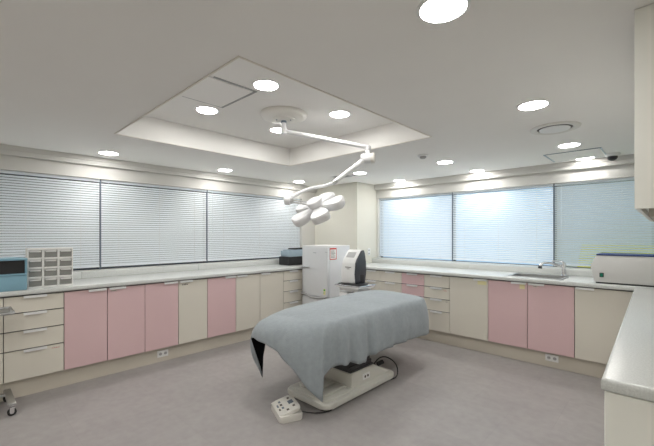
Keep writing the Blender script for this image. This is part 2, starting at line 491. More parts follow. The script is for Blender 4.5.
cabinet('B', -3.337, -3.042, DB, 'cream', 'narrow cream drawer cabinet just behind the white machine')
cabinet('B', -3.042, -2.68, DB, 'cream', 'cream drawer cabinet left of the pink drawers on the back wall')
cabinet('B', -2.68, -2.336, DB, 'pink', 'pink drawer cabinet on the back wall behind the treatment bed',
        marks=((0.13, 0.815, 0.03, 0.012, 'ink', 0),))
cabinet('B', -2.336, -1.983, DB, 'cream', 'cream four drawer cabinet right of the pink drawers, back wall',
        marks=((0.12, 0.69, 0.05, 0.012, 'red', 1), (0.14, 0.55, 0.03, 0.010, 'ink', 2)))
cabinet('B', -1.983, -1.515, 'door', 'cream', 'wide cream cabinet with a yellow note on its right corner', 'r',
        marks=((0.165, 0.842, 0.10, 0.062, 'note'),))
cabinet('B', -1.515, -1.10, 'door', 'pink', 'left pink cabinet under the sink with a small yellow note', 'r',
        marks=((0.155, 0.838, 0.052, 0.062, 'note'),))
cabinet('B', -1.10, -0.674, 'door', 'pink', 'right pink cabinet under the faucet, above a floor level socket', 'l',
        marks=((-0.14, 0.845, 0.04, 0.010, 'ink'),))
cabinet('B', -0.674, -0.14, 'door', 'cream', 'cream corner cabinet under the long white box', 'l')
for i, (a, b_) in enumerate(((1.56, 2.23), (2.23, 2.90), (2.90, 3.57), (3.57, 4.22))):
    cabinet('R', a, b_, 'door', 'panel', ['off white cabinet of the right counter nearest the end panel',
            'second off white cabinet from the end of the right counter', 'third off white cabinet from the end of the right counter',
            'off white cabinet of the right counter nearest the sink wall'][i], 'c')
# off-white end panel of the right counter
ep = MB().box(-0.150, XR - 0.002, 1.490, 1.555, 0, 0.884, 0.002, 1)
tag(ep.build('end_panel', 'panel'), 'off white end panel closing the near end of the right counter', 'panel')
# plinths
tag(MB().box(-4.58, -4.05, -0.25, 4.30, 0, ZB - 0.002).build('cabinet_plinth', 'plinth', smooth=False),
    'long beige plinth under the cabinets along the left wall', 'plinth')
tag(MB().box(-3.63, -0.08, 4.37, 5.0, 0, ZB - 0.002).build('cabinet_plinth', 'plinth', smooth=False),
    'long beige plinth under the cabinets along the back wall', 'plinth')
tag(MB().box(-0.078, XR, 1.56, 4.365, 0, ZB - 0.002).build('cabinet_plinth', 'plinth', smooth=False),
    'beige plinth under the right counter', 'plinth')

# worktops (rounded front edge) with their upstands
ZW = 0.930
lt = empty('worktop', (-4.3, 2.0, ZW), 'long white speckled worktop along the left wall', 'worktop')
def child_of(o, root):     # world-built mesh under an empty
    o.parent = root; o.matrix_parent_inverse = Matrix.Translation(-Vector(root.location)); return o
m = MB(); m.box(XL + 0.002, -3.968, -0.25, 4.53, 0.887, ZW, 0.012, 3); child_of(m.build('slab', 'stone'), lt)
m = MB(); m.box(XL + 0.001, -4.555, -0.25, 0.958, ZW, WZ0 - 0.002, 0.004, 2); m.box(XL + 0.001, -4.555, 0.960, 2.28, ZW, WZ0 - 0.002, 0.004, 2)
m.box(XL + 0.001, -4.555, 2.282, 4.529, ZW, WZ0 - 0.002, 0.004, 2); child_of(m.build('upstand', 'stone'), lt)
bt = empty('worktop', (-2.0, 4.7, ZW), 'long white worktop along the back wall holding the sink', 'worktop')
m = MB()
sx0, sx1, sy0, sy1 = -1.33, -0.80, 4.42, 4.80     # sink cut-out
m.box(-3.64, sx0, 4.285, YB, 0.887, ZW, 0.012, 3)
m.box(sx1, XR, 4.285, YB, 0.887, ZW, 0.012, 3)
m.box(sx0 - 0.012, sx1 + 0.012, 4.285, sy0, 0.887, ZW, 0.012, 3)
m.box(sx0 - 0.012, sx1 + 0.012, sy1, YB, 0.887, ZW, 0.012, 3)
child_of(m.build('slab', 'stone'), bt)
m = MB(); m.box(-3.639, -1.993, YB - 0.13, YB - 0.001, ZW, WZ0 - 0.002, 0.004, 2); m.box(-1.991, XR - 0.001, YB - 0.13, YB - 0.001, ZW, WZ0 - 0.002, 0.004, 2)
child_of(m.build('upstand', 'stone'), bt)
rt = MB().prism([(-0.158, 1.475), (XR - 0.002, 1.475), (XR - 0.002, 4.284), (-0.212, 4.284)], 0.887, ZW, 0.012, 3).build('worktop', 'stone')
tag(rt, 'speckled white worktop of the right counter in the near right corner', 'worktop')

# ================================================================= WALL CABINET (upper right)
uc = empty('wall_cabinet', (0.16, 2.6, 1.5), 'tall cream wall cabinet reaching the ceiling at the right edge', 'cabinet')
m = MB(); m.box(-0.072, XR, 1.812, 3.60, 1.52, ZC, 0.0015, 1); child_of(m.build('body', 'panel'), uc)
for k in range(4):
    y0 = 1.812 + k * 0.447
    d = child_of(MB().box(-0.090, -0.073, y0 + 0.002, y0 + 0.445, 1.500, ZC - 0.003, 0.0012, 1).build('door', 'panel'), uc)
child_of(MB().box(-0.090, XR - 0.002, 1.796, 1.8115, 1.500, ZC - 0.002, 0.001, 1).build('end_panel', 'panel'), uc)
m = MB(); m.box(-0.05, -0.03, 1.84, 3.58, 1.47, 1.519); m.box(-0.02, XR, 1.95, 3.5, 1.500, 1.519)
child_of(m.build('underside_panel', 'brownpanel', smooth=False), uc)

# ================================================================= CEILING FITTINGS
def downlight(x, y, z, label, proto=[None]):
    if proto[0] is None:
        root = empty('ceiling_downlight', (x, y, z), label, 'light', 'round recessed downlights')
        MB().lathe((0, 0), [(0.082, -0.002), (0.086, -0.006), (0.094, -0.005), (0.099, 0.0), (0.082, 0.0), (0.082, -0.002)], 36).build('trim_ring', 'white_plastic', root)
        MB().lathe((0, 0), [(0, -0.0052), (0.083, -0.0052), (0.083, 0.0), (0, 0.0)], 36).build('diffuser', 'glow', root)
        proto[0] = root
    else:
        root = copy_tree(proto[0]); root.location = (x, y, z); root['label'] = label
    return root
for x, y, z, lb in [
    (-0.616, 1.286, ZC, 'round downlight cut by the top edge of the photo'),
    (-0.643, 2.656, ZC, 'round downlight left of the round air diffuser'),
    (-4.250, 1.134, ZC, 'round downlight above the left wall, leftmost in the photo'),
    (-4.245, 2.496, ZC, 'round downlight above the left wall, second from the left edge'),
    (-4.300, 3.860, ZC, 'round downlight above the far end of the left wall, near the flower shaped lamp head'),
    (-3.091, 3.911, ZC, 'round downlight just below the lamp arm joint, beside the corner pier'),
    (-1.898, 4.014, ZC, 'round downlight just right of the smoke detector'),
    (-0.679, 4.075, ZC, 'round downlight between the round diffuser and the ceiling hatch'),
    (-0.662, 4.865, ZC, 'round downlight against the cornice beside the dome camera'),
    (-1.848, 4.865, ZC, 'round downlight near the cornice above the middle blind of the back wall'),
    (-3.060, 4.865, ZC, 'round downlight near the cornice above the left blind of the back wall'),
    (-2.065, 1.540, ZT, 'downlight in the recessed ceiling tray, topmost in the photo'),
    (-2.843, 1.500, ZT, 'downlight in the recessed ceiling tray beside the square air panel'),
    (-2.091, 2.356, ZT, 'downlight in the recessed ceiling tray right of the lamp mount'),
    (-2.855, 2.291, ZT, 'downlight in the recessed ceiling tray half hidden by the lamp mount'),
    (-2.000, -0.20, ZC, 'round downlight behind the viewpoint, over the middle of the room'),
    (-3.400, -0.40, ZC, 'round downlight behind the viewpoint, over the left side'),
    (-0.616, -0.50, ZC, 'round downlight behind the viewpoint, over the right side'),
    (-0.250, -0.55, ZC, 'round downlight behind the viewpoint, over the right counter'),  # added out of view to lighten the end panel
    (-2.000, -1.60, ZC, 'added unseen fill downlight far behind the viewpoint, over the middle of the room'),  # this and the rest of its row added unseen to brighten the ceiling
    (-3.600, -1.60, ZC, 'added unseen fill downlight far behind the viewpoint, over the left side'),
    (-0.616, -1.70, ZC, 'added unseen fill downlight far behind the viewpoint, over the right side')]:
    downlight(x, y, z, lb)

# square air panel inside the tray
r = empty('ceiling_air_panel', (-2.447, 1.27, ZT), 'square white ceiling panel with slotted edge in the recessed tray', 'air vent')
MB().box(-0.225, 0.225, -0.27, 0.265, -0.010, 0.0, 0.002, 1).build('panel', 'ceiling', r)
for sx in (-1, 1):
    m = MB(); m.box(sx * 0.236 - 0.008, sx * 0.236 + 0.008, -0.055, 0.29, -0.006, 0, 0.001, 1); m.build('frame_strip', 'mid_grey', r)
m = MB()
m.box(-0.245, 0.245, 0.268, 0.276, -0.006, 0); m.box(-0.245, 0.245, 0.284, 0.292, -0.006, 0)
for k in range(13): m.box(-0.24 + k * 0.04 - 0.002, -0.24 + k * 0.04 + 0.002, 0.27, 0.29, -0.006, 0)
m.build('slot_grille', 'mid_grey', r, smooth=False)
# hatch near the back wall
r = empty('ceiling_hatch', (-0.715, 4.655, ZC), 'rectangular access hatch in the ceiling near the dome camera', 'ceiling hatch')
MB().box(-0.232, 0.232, -0.25, 0.215, -0.006, 0.0, 0.001, 1).build('panel', 'ceiling', r)
m = MB(); m.box(-0.250, -0.236, -0.262, 0.228, -0.007, 0); m.box(0.236, 0.250, -0.262, 0.228, -0.007, 0)
m.build('side_strip', 'smoke', r, smooth=False)
for ya, yb in ((-0.262, -0.256), (0.219, 0.226)): MB().box(-0.25, 0.25, ya, yb, -0.005, 0).build('edge_strip', 'alu', r, smooth=False)
# round diffuser
r = empty('air_diffuser', (-0.655, 3.345, ZC), 'round ceiling air diffuser with dark ring right of the downlights', 'air vent')
MB().lathe((0, 0), [(0.125, 0.0), (0.125, -0.008), (0.150, -0.016), (0.172, -0.010), (0.178, 0.0)], 40).build('outer_ring', 'warm_plastic', r)
MB().lathe((0, 0), [(0, -0.002), (0.126, -0.002), (0.126, 0.0)], 40).build('dark_gap', 'carcass', r)
MB().lathe((0, 0), [(0, -0.022), (0.06, -0.022), (0.105, -0.015), (0.108, -0.010), (0.02, -0.002), (0, -0.002)], 40).build('centre_disc', 'white_plastic', r)
# smoke detector
r = empty('smoke_detector', (-1.904, 3.499, ZC), 'small white smoke detector on the ceiling left of a downlight', 'smoke detector')
MB().lathe((0, 0), [(0, -0.018), (0.052, -0.018), (0.058, -0.010), (0.058, 0.0), (0, 0)], 30).build('base', 'white_plastic', r)
MB().lathe((0, 0), [(0, -0.040), (0.022, -0.040), (0.034, -0.032), (0.036, -0.018), (0, -0.018)], 30).build('sensor_head', 'mid_grey', r)
# dome camera
r = empty('dome_camera', (-0.418, 4.83, ZC), 'white dome security camera on the ceiling by the cornice', 'security camera')
MB().lathe((0, 0), [(0, -0.030), (0.055, -0.030), (0.066, -0.020), (0.068, 0.0), (0, 0)], 32).build('housing', 'white_plastic', r)
MB().lathe((0, 0), [(0.046, -0.030), (0.044, -0.045), (0.034, -0.062), (0.018, -0.071), (0, -0.074)], 32).build('dome', 'black', r)
# flat vent near the pier
r = empty('ceiling_vent', (-3.44, 3.94, ZC), 'small grey slatted vent in the ceiling behind the lamp arm', 'air vent')
MB().box(-0.15, 0.15, -0.10, 0.10, -0.006, 0, 0.002, 1).build('frame', 'white_plastic', r)
m = MB()
for k in range(6): m.box(-0.125, 0.125, -0.08 + k * 0.028, -0.068 + k * 0.028, -0.010, -0.006)
m.build('slats', 'mid_grey', r, smooth=False)

# ================================================================= SURGICAL LAMP
fwd = Vector((-math.sin(R(43.6)), math.cos(R(43.6)), 0)); rgt = Vector((math.cos(R(43.6)), math.sin(R(43.6)), 0)); upv = Vector((0, 0, 1))
LX, LY = -2.45, 2.02
lamp = empty('operating_lamp', (LX, LY, ZT), 'white ceiling mounted operating lamp with jointed arm and five petal head', 'lamp')
def L(m, name, mt, parent=lamp):
    o = m.build(name, mt); o.parent = parent
    o.matrix_parent_inverse = Matrix.Translation(-Vector(lamp.location)) if parent is lamp else Matrix.Identity(4)
    return o
L(MB().lathe((LX, LY), [(0, ZT - 0.048), (0.10, ZT - 0.048), (0.165, ZT - 0.042), (0.198, ZT - 0.026), (0.208, ZT - 0.008), (0.208, ZT), (0, ZT)], 48), 'ceiling_mount', 'warm_plastic')
L(MB().lathe((LX, LY), [(0, ZT - 0.062), (0.085, ZT - 0.060), (0.10, ZT - 0.054), (0.105, ZT - 0.045), (0, ZT - 0.045)], 36), 'mount_cover', 'warm_plastic')
m = MB()
for k in range(3):
    a = 2 * PI * k / 3 + 0.3
    m.cyl((LX + 0.07 * math.cos(a), LY + 0.07 * math.sin(a)), 0.006, ZT - 0.066, ZT - 0.058, 10)
m.cyl((LX, LY), 0.024, ZT - 0.078, ZT - 0.06, 20)
L(m, 'mount_bolts', 'alu')
ZA = 2.318
L(MB().lathe((LX, LY), [(0, ZA - 0.026), (0.02, ZA - 0.026), (0.026, ZA - 0.018), (0.026, ZA + 0.03), (0.019, ZA + 0.045), (0.019, ZT - 0.07), (0, ZT - 0.07)], 24), 'stem', 'lampwhite')
E = Vector((-2.070, 2.739, ZA - 0.068))
L(MB().tube([(LX, LY, ZA), E - Vector((0, 0, 0.012))], 0.0205, 18), 'horizontal_arm', 'lampwhite')
L(MB().lathe((E.x, E.y), [(0, E.z + 0.010), (0.020, E.z + 0.008), (0.030, E.z - 0.004), (0.030, E.z - 0.034), (0.022, E.z - 0.044), (0.022, E.z - 0.095), (0, E.z - 0.095)], 24), 'elbow', 'lampwhite')
J = Vector((E.x, E.y, 2.132))
ax = (rgt * 0.9 - fwd * 0.25).normalized()
L(MB().tube([J - ax * 0.062, J - ax * 0.056, J + ax * 0.028, J + ax * 0.032], [0.042, 0.048, 0.048, 0.044], 28), 'joint_drum', 'lampwhite')
L(MB().tube([J + ax * 0.032, J + ax * 0.062, J + ax * 0.068], [0.051, 0.051, 0.046], 28), 'drum_cap', 'warm_plastic')
K = Vector((-2.2309, 2.4325, 1.8862)); Hb = Vector((-2.4632, 2.0732, 1.7092))
HUB = Hb
A1 = J - ax * 0.02
L(MB().tube([A1, A1.lerp(K, 0.5), K], [0.026, 0.023, 0.020], 18), 'spring_arm', 'lampwhite')
L(MB().tube([K + (A1 - K).normalized() * 0.03, K - (A1 - K).normalized() * 0.012], 0.023, 18), 'collar', 'steel')
pts = [K, Vector((-2.2686, 2.3689, 1.8520)), Vector((-2.3275, 2.2852, 1.8365)), Vector((-2.3786, 2.2021, 1.8041)), Vector((-2.4160, 2.1388, 1.7602)), Vector((-2.4443, 2.0981, 1.7277)), HUB]
# smooth the bent tube
def smooth_pts(p, it=3):
    for _ in range(it):
        q = [p[0]]
        for a, b in zip(p, p[1:]): q += [a.lerp(b, 0.25), a.lerp(b, 0.75)]
        q.append(p[-1]); p = q
    return p
L(MB().tube(smooth_pts(pts), 0.0155, 14), 'bent_tube', 'lampwhite')
L(MB().tube([HUB - rgt * 0.03, HUB - rgt * 0.024, HUB + rgt * 0.018, HUB + rgt * 0.026], [0.026, 0.038, 0.040, 0.034], 26), 'hub', 'lampwhite')
# head frame: axis n (back of the head, towards viewer and up)
HC = Vector((-2.2717, 2.2555, 1.6465))
n_ = (-fwd * 0.43 - rgt * 0.38 + upv * 0.815).normalized()
e1 = (rgt * 0.906 + upv * 0.423); e1 = (e1 - n_ * e1.dot(n_)).normalized(); e2 = n_.cross(e1)
HS = 0.84
HM = Matrix(((e1.x * HS, e2.x * HS, n_.x, HC.x), (e1.y * HS, e2.y * HS, n_.y, HC.y), (e1.z * HS, e2.z * HS, n_.z, HC.z), (0, 0, 0, 1)))
def petal(ang, ln=0.305):
    pr = [(0.040, 0.036), (0.09, 0.050), (0.15, 0.076), (0.21, 0.098), (0.265, 0.098), (ln - 0.008, 0.070), (ln, 0.025)]
    out = [(a, b) for a, b in pr] + [(a, -b) for a, b in reversed(pr)]
    ca, sa = math.cos(ang), math.sin(ang)
    q = [Vector((x, y, 0)) for x, y in out]
    for _ in range(3):
        qq = []
        for i in range(len(q)):
            a, b = q[i], q[(i + 1) % len(q)]
            qq += [a.lerp(b, 0.25), a.lerp(b, 0.75)]
        q = qq
    pts = [(p.x * ca - p.y * sa, p.x * sa + p.y * ca) for p in q]
    bm = MB()
    lv = [(0.55, 0.016), (0.78, 0.018), (0.92, 0.018), (0.985, 0.008), (1.0, -0.006), (0.98, -0.040), (0.93, -0.050), (0.85, -0.052)]
    cx = 0.185 * ca; cy = 0.185 * sa
    rings = []
    for s_, z in lv:
        rings.append([bm.bm.verts.new(HM @ Vector((cx + (p[0] - cx) * s_, cy + (p[1] - cy) * s_, z))) for p in pts])
    for a, b in zip(rings, rings[1:]):
        for i in range(len(pts)): bm.bm.faces.new((a[i], a[(i + 1) % len(pts)], b[(i + 1) % len(pts)], b[i]))
    bm.bm.faces.new(rings[0]); bm.bm.faces.new(rings[-1][::-1])
    return bm
hd = L(MB().lathe((0, 0), [(0, 0.084), (0.070, 0.082), (0.086, 0.074), (0.090, 0.060), (0.078, 0.030), (0.070, -0.020), (0.060, -0.050), (0, -0.056)], 40, HM), 'lamp_head', 'lampwhite')
for k in range(5):
    ang = R(-92 + 72 * k)
    L(petal(ang), 'petal', 'lampwhite', hd)
    MB().lathe((0.20 * math.cos(ang), 0.20 * math.sin(ang)), [(0, -0.056), (0.062, -0.056), (0.066, -0.050), (0, -0.050)], 28, HM).build('lens', 'enamel', hd)
# shaft from the hub to the head
C0 = HM @ Vector((-0.06, 0.03, 0.055))
for q in (-0.010, 0.010):
    L(MB().tube([HUB + rgt * 0.02 + upv * q, C0 + upv * q], 0.007, 10), 'shaft_rod', 'steel')
L(MB().tube([HUB + rgt * 0.026, HUB + rgt * 0.052], [0.030, 0.024], 20), 'shaft_collar', 'steel')
L(MB().cyl((0, 0), 0.018, -0.12, -0.05, 18, mtx=HM), 'sterile_handle', 'lampwhite')

# ================================================================= TREATMENT BED
BX, BY = -2.18, 2.55
bed = empty('treatment_bed', (BX, BY, 0), 'white pedestal treatment bed with black bellows, under the grey blanket', 'bed')
def B(m, name, mt, parent=bed, smooth=True):
    o = m.build(name, mt, smooth=smooth); o.parent = parent
    if parent is bed: o.matrix_parent_inverse = Matrix.Translation(-Vector(bed.location))
    return o
def rrect(x0, x1, y0, y1, r, n=6):
    p = []
    for cx, cy, a0 in ((x1 - r, y1 - r, 0), (x0 + r, y1 - r, 90), (x0 + r, y0 + r, 180), (x1 - r, y0 + r, 270)):
        for i in range(n + 1):
            a = R(a0 + 90 * i / n); p.append((cx + r * math.cos(a), cy + r * math.sin(a)))
    return p
B(MB().prism(rrect(-2.40, -1.945, 2.03, 2.97, 0.05), 0.0, 0.020), 'rubber_skirt', 'rubber')
m = MB().prism(rrect(-2.425, -1.915, 2.005, 3.00, 0.07, 8), 0.020, 0.064, 0.010, 3)
B(m, 'base_plate', 'bed_white')
m = MB().prism(rrect(-2.385, -1.955, 2.045, 2.42, 0.05), 0.060, 0.074, 0.005, 2)
for k in range(3): m.box(-2.34 + k * 0.13, -2.28 + k * 0.13, 2.10, 2.36, 0.072, 0.092, 0.006, 2)
B(m, 'foot_rails', 'bed_white')
# column housing: straight near face, sloping far end
prof = [(2.385, 0.060), (2.97, 0.060), (2.95, 0.085), (2.72, 0.175), (2.69, 0.200), (2.40, 0.200), (2.385, 0.185)]
MY = Matrix(((0, 0, 1, 0), (1, 0, 0, 0), (0, 1, 0, 0), (0, 0, 0, 1)))
B(MB().prism(prof, -2.37, -1.975, 0.010, 3, MY, True), 'column_housing', 'bed_white')
m = MB()
nb_ = 7
for k in range(nb_):
    z = 0.199 + k * 0.021
    w = 0.006 if k % 2 else 0.0
    m.box(-2.365 + w, -1.978 - w, 2.375 + w - k * 0.012, 2.70 - w - k * 0.012, z, z + 0.0195, 0.006, 2)
B(m, 'bellows', 'bellows')
B(MB().box(-2.32, -2.02, 2.30, 2.60, 0.34, 0.52, 0.01, 2), 'lift_column', 'bed_white')
# wrist: socket panel on the housing
pl = B(MB().box(-1.976, -1.970, 2.535, 2.640, 0.098, 0.152, 0.002, 1), 'socket_plate', 'white_plastic')
m = MB(); 
for yy in (2.568, 2.608): m.tube([(-1.971, yy, 0.125), (-1.967, yy, 0.125)], 0.011, 14)
o = m.build('socket', 'ink', pl); o.parent = pl
B(MB().box(-2.60, -1.96, 2.02, 3.52, 0.50, 0.56, 0.01, 2), 'frame', 'bed_white')
B(MB().prism(rrect(-2.62, -1.93, 2.02, 3.56, 0.06), 0.565, 0.680, 0.03, 4), 'mattress', 'black')
# power lead at the far end
pl_pts = [Vector(p) for p in [(-2.00, 2.74, 0.185), (-1.99, 2.82, 0.235), (-1.985, 2.95, 0.205), (-1.95, 3.05, 0.12), (-1.93, 3.05, 0.03), (-1.915, 2.98, 0.008), (-1.93, 2.93, 0.008)]]
B(MB().tube(smooth_pts(pl_pts), 0.006, 8), 'power_lead', 'rubber')
B(MB().tube([(-2.03, 2.84, 0.150), (-2.01, 2.90, 0.165)], 0.020, 12), 'plug', 'rubber')

# foot / hand controller on the floor
ctl = empty('bed_controller', (-2.160, 1.800, 0), 'white keypad controller box lying on the floor by the bed', 'controller', None, R(-22))
bw = 0.115; 
MB().prism(rrect(-0.135, 0.135, -0.085, 0.095, 0.02), 0.0, 0.050, 0.008, 2).build('body', 'warm_plastic', ctl)
tl = Matrix.Translation((0, 0.0, 0.062)) @ Matrix.Rotation(R(14), 4, 'X')
pad = MB().prism(rrect(-0.122, 0.122, -0.080, 0.088, 0.03), -0.012, 0.012, 0.006, 2, tl).build('keypad', 'warm_plastic', ctl)
for i, (kx, ky, w, h) in enumerate([(-0.075, 0.045, .022, .018), (-0.01, 0.045, .050, .040), (0.06, 0.05, .022, .018), (-0.07, -0.03, .026, .016), (-0.02, -0.03, .026, .016),
                     (0.03, -0.03, .026, .016), (0.08, -0.005, .022, .018), (-0.02, -0.058, .036, .012), (0.04, -0.058, .026, .012)]):
    MB().box(kx - w / 2, kx + w / 2, ky - h / 2, ky + h / 2, 0.011, 0.0145, 0.001, 1, tl).build('button', 'alu' if i % 2 else 'ink', pad)
cl = MB().tube(smooth_pts([Vector(p) for p in [(-2.06, 1.87, 0.03), (-2.01, 1.93, 0.012), (-1.97, 1.98, 0.007), (-1.93, 2.06, 0.007), (-1.93, 2.12, 0.02)]]), 0.005, 8)
tag(cl.build('cable', 'rubber'), 'black cable from the floor controller to the bed base', 'cable')

# ---------------------------------------------------------------- blanket
st = [ # edge point E (on the top), hem point H ; going round: right side near corner -> near end -> back side -> far end -> right side
 ((-1.955, 2.06, .712), (-1.868, 1.915, .148)),   # near right tip
 ((-2.00, 2.00, .708), (-1.945, 1.835, .246)),
 ((-2.09, 1.98, .705), (-2.09, 1.80, .372)),
 ((-2.20, 1.97, .703), (-2.245, 1.785, .462)),
 ((-2.33, 1.965, .70), (-2.40, 1.775, .508)),
 ((-2.44, 1.965, .695), (-2.585, 1.79, .515)),
 ((-2.51, 1.97, .690), (-2.66, 1.82, .490)),
    ((-2.58, 2.00, .682), (-2.650, 1.930, .112), (-2.86, 1.745, .50)),    # back left tip
    ((-2.60, 2.05, .685), (-2.695, 1.97, .28), (-2.80, 1.88, .60)),
 ((-2.61, 2.10, .69), (-2.705, 2.005, .400)),
 ((-2.62, 2.20, .70), (-2.715, 2.16, .42)),
 ((-2.63, 2.40, .71), (-2.72, 2.40, .41)),
 ((-2.64, 2.70, .715), (-2.73, 2.70, .40)),
 ((-2.65, 3.00, .72), (-2.74, 3.00, .41)),
 ((-2.65, 3.30, .728), (-2.75, 3.33, .40)),
 ((-2.63, 3.52, .728), (-2.74, 3.60, .30)),
 ((-2.54, 3.60, .728), (-2.58, 3.72, .36)),
 ((-2.35, 3.62, .728), (-2.35, 3.72, .38)),
 ((-2.12, 3.61, .722), (-2.10, 3.68, .37)),
 ((-1.955, 3.57, .715), (-1.885, 3.61, .335)),
 ((-1.925, 3.49, .712), (-1.858, 3.545, .337)),
 ((-1.94, 3.20, .712), (-1.862, 3.212, .350)),
 ((-1.94, 2.85, .712), (-1.862, 2.85, .352)),
 ((-1.94, 2.62, .712), (-1.860, 2.58, .360)),
 ((-1.94, 2.45, .712), (-1.858, 2.42, .318)),
 ((-1.94, 2.30, .712), (-1.862, 2.24, .355)),
 ((-1.94, 2.20, .712), (-1.862, 2.13, .368)),
 ((-1.945, 2.13, .712), (-1.865, 2.00, .372)),
 ((-1.95, 2.09, .712), (-1.872, 1.935, .330)),
]
def build_blanket():
    SUB = 8; NR = 22; NI = 12
    n = len(st); ring = []
    def cr(p0, p1, p2, p3, t):
        return 0.5 * ((2 * p1) + (-p0 + p2) * t + (2 * p0 - 5 * p1 + 4 * p2 - p3) * t * t + (-p0 + 3 * p1 - 3 * p2 + p3) * t ** 3)
    for i in range(n):
        E0, E1, E2, E3 = [Vector(st[(i + k) % n][0]) for k in (-1, 0, 1, 2)]
        H1, H2 = Vector(st[i][1]), Vector(st[(i + 1) % n][1])
        def ct(q):
            e, h = Vector(q[0]), Vector(q[1])
            if len(q) > 2: return Vector(q[2])
            return Vector((e.x + (h.x - e.x) * 0.92, e.y + (h.y - e.y) * 0.92, e.z - 0.012 - 0.06 * (e.z - h.z)))
        C1, C2 = ct(st[i]), ct(st[(i + 1) % n])
        for k in range(SUB):
            t = k / SUB
            ring.append((cr(E0, E1, E2, E3, t), H1.lerp(H2, t), C1.lerp(C2, t)))
    # smooth hem lightly (tips stay pointed)
    N = len(ring); s_ = 0.0; grid = []
    for i in range(N):
        e, h, ctrl = ring[i]
        if i: s_ += (ring[i][0] - ring[i - 1][0]).length
        d = Vector((h.x - e.x, h.y - e.y, 0)); out = (Vector((e.x + 2.28, (e.y - 2.8) * 0.45, 0))).normalized()
        drop = e.z - h.z
        rows = []
        for k in range(NR + 1):
            t = k / NR
            p = e * (1 - t) ** 2 + ctrl * (2 * t * (1 - t)) + h * t * t
            side = 1.0 if (e.x > -1.99 and 2.06 < e.y < 3.5) else 0.45
            f = (math.sin(s_ * 31 + 0.6) * 0.5 + math.sin(s_ * 53 + 2.0) * 0.35 + math.sin(s_ * 17) * 0.4)
            near = max(0.0, 1 - abs(e.y - 2.35) / 0.5)
            amp = 0.016 + 0.034 * near
            p = p + out * (f * amp * side * (t ** 1.2) * (1 if k < NR else 1))
            nv = noise.noise(p * 5.0) * 0.010 * min(1, t * 3)
            rows.append(p + out * nv)
        grid.append((e, rows))
    bm = bmesh.new()
    V = []
    for e, rows in grid:
        yy = min(3.38, max(2.18, e.y)); sp = Vector((-2.29, yy, 0.735 + 0.010 * math.sin((yy - 2.1) * 2.0)))
        colm = []
        # inner rows from spine to edge
        for k in range(1, NI):
            t = k / NI
            p = sp.lerp(e, t); p.z = sp.z + (e.z - sp.z) * (t ** 2.2)
            p.z += noise.noise(Vector((p.x * 3.2, p.y * 3.2, 1.0))) * 0.012
            colm.append(bm.verts.new(p))
        for p in rows: colm.append(bm.verts.new(p))
        V.append(colm)
    for i in range(len(V)):
        a, b = V[i], V[(i + 1) % len(V)]
        for k in range(len(a) - 1): bm.faces.new((a[k], b[k], b[k + 1], a[k + 1]))
    # close the middle strip
    inner = [c_[0] for c_ in V]
    from mathutils.geometry import tessellate_polygon
    loop = [v.co.copy() for v in inner]
    for tri in tessellate_polygon([loop]):
        try: bm.faces.new([inner[q] for q in tri])
        except ValueError: pass
    # relax slightly so folds read as cloth; hem stays put
    fixed = {c_[-1] for c_ in V}
    for _ in range(3):
        bmesh.ops.smooth_vert(bm, verts=[v for v in bm.verts if v not in fixed], factor=0.5, use_axis_x=True, use_axis_y=True, use_axis_z=True)
    bmesh.ops.recalc_face_normals(bm, faces=bm.faces)
    up = sum(f.normal.z for f in bm.faces)
    if up < 0: bmesh.ops.reverse_faces(bm, faces=bm.faces)
    me = bpy.data.meshes.new('blanket'); bm.to_mesh(me); bm.free()
    me.materials.append(M['blanket']); me.materials.append(M['inner_shade'])
    for p in me.polygons: p.use_smooth = True
    o = bpy.data.objects.new('blanket', me); col.objects.link(o)
    md = o.modifiers.new('thickness', 'SOLIDIFY'); md.thickness = 0.006; md.offset = -1
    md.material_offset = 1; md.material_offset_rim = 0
    return tag(o, 'grey fleece blanket draped over the treatment bed with pointed hanging corners', 'blanket')
build_blanket()

# ================================================================= REFRIGERATOR
fr = empty('refrigerator', (-3.698, 3.86, 0), 'small white two door refrigerator in the corner with a red framed sticker', 'refrigerator')
fw, fd, fh = 0.262, 0.245, 1.247
m = MB().box(-fw, fw, -fd + 0.045, fd, 0.04, fh - 0.012, 0.010, 3); m.build('body', 'enamel', fr)
MB().box(-fw, fw, -fd + 0.010, fd, fh - 0.0115, fh, 0.004, 2).build('top_cover', 'white_plastic', fr)
zs = 0.485
d1 = MB().box(-fw, fw, -fd, -fd + 0.043, zs + 0.03, fh - 0.014, 0.014, 3).build('door', 'enamel', fr)
d2 = MB().box(-fw, fw, -fd, -fd + 0.043, 0.06, zs + 0.02, 0.014, 3).build('door', 'enamel', fr)
hp = [(-0.265, 0.51), (-0.20, 0.505), (-0.13, 0.485), (-0.05, 0.470), (0.05, 0.468), (0.15, 0.480), (0.255, 0.492)]
m = MB(); m.tube(smooth_pts([Vector((x * 0.97, -fd - 0.012, z + 0.03)) for x, z in hp], 2), 0.015, 10); m.build('handle', 'mid_grey', d2)
m = MB(); m.box(-0.262, -0.08, -fd - 0.030, -fd, 0.925, 0.940, 0.004, 2); m.build('handle', 'chrome', d1)
m = MB(); m.box(0.185, 0.225, -fd - 0.001, -fd, 0.555, 0.640); lb = m.build('energy_label', 'note', d1, smooth=False)
m = MB(); m.box(0.190, 0.220, -fd - 0.002, -fd - 0.001, 0.61, 0.635); m.box(0.190, 0.205, -fd - 0.002, -fd - 0.001, 0.575, 0.59); m.build('print', 'greenprint', lb, smooth=False)
m = MB(); m.box(0.22, 0.262, -fd - 0.0015, -fd, 1.155, 1.158); m.box(-0.02, 0.04, -fd - 0.001, -fd, 1.14, 1.146); m.build('badge', 'alu', d1, smooth=False)
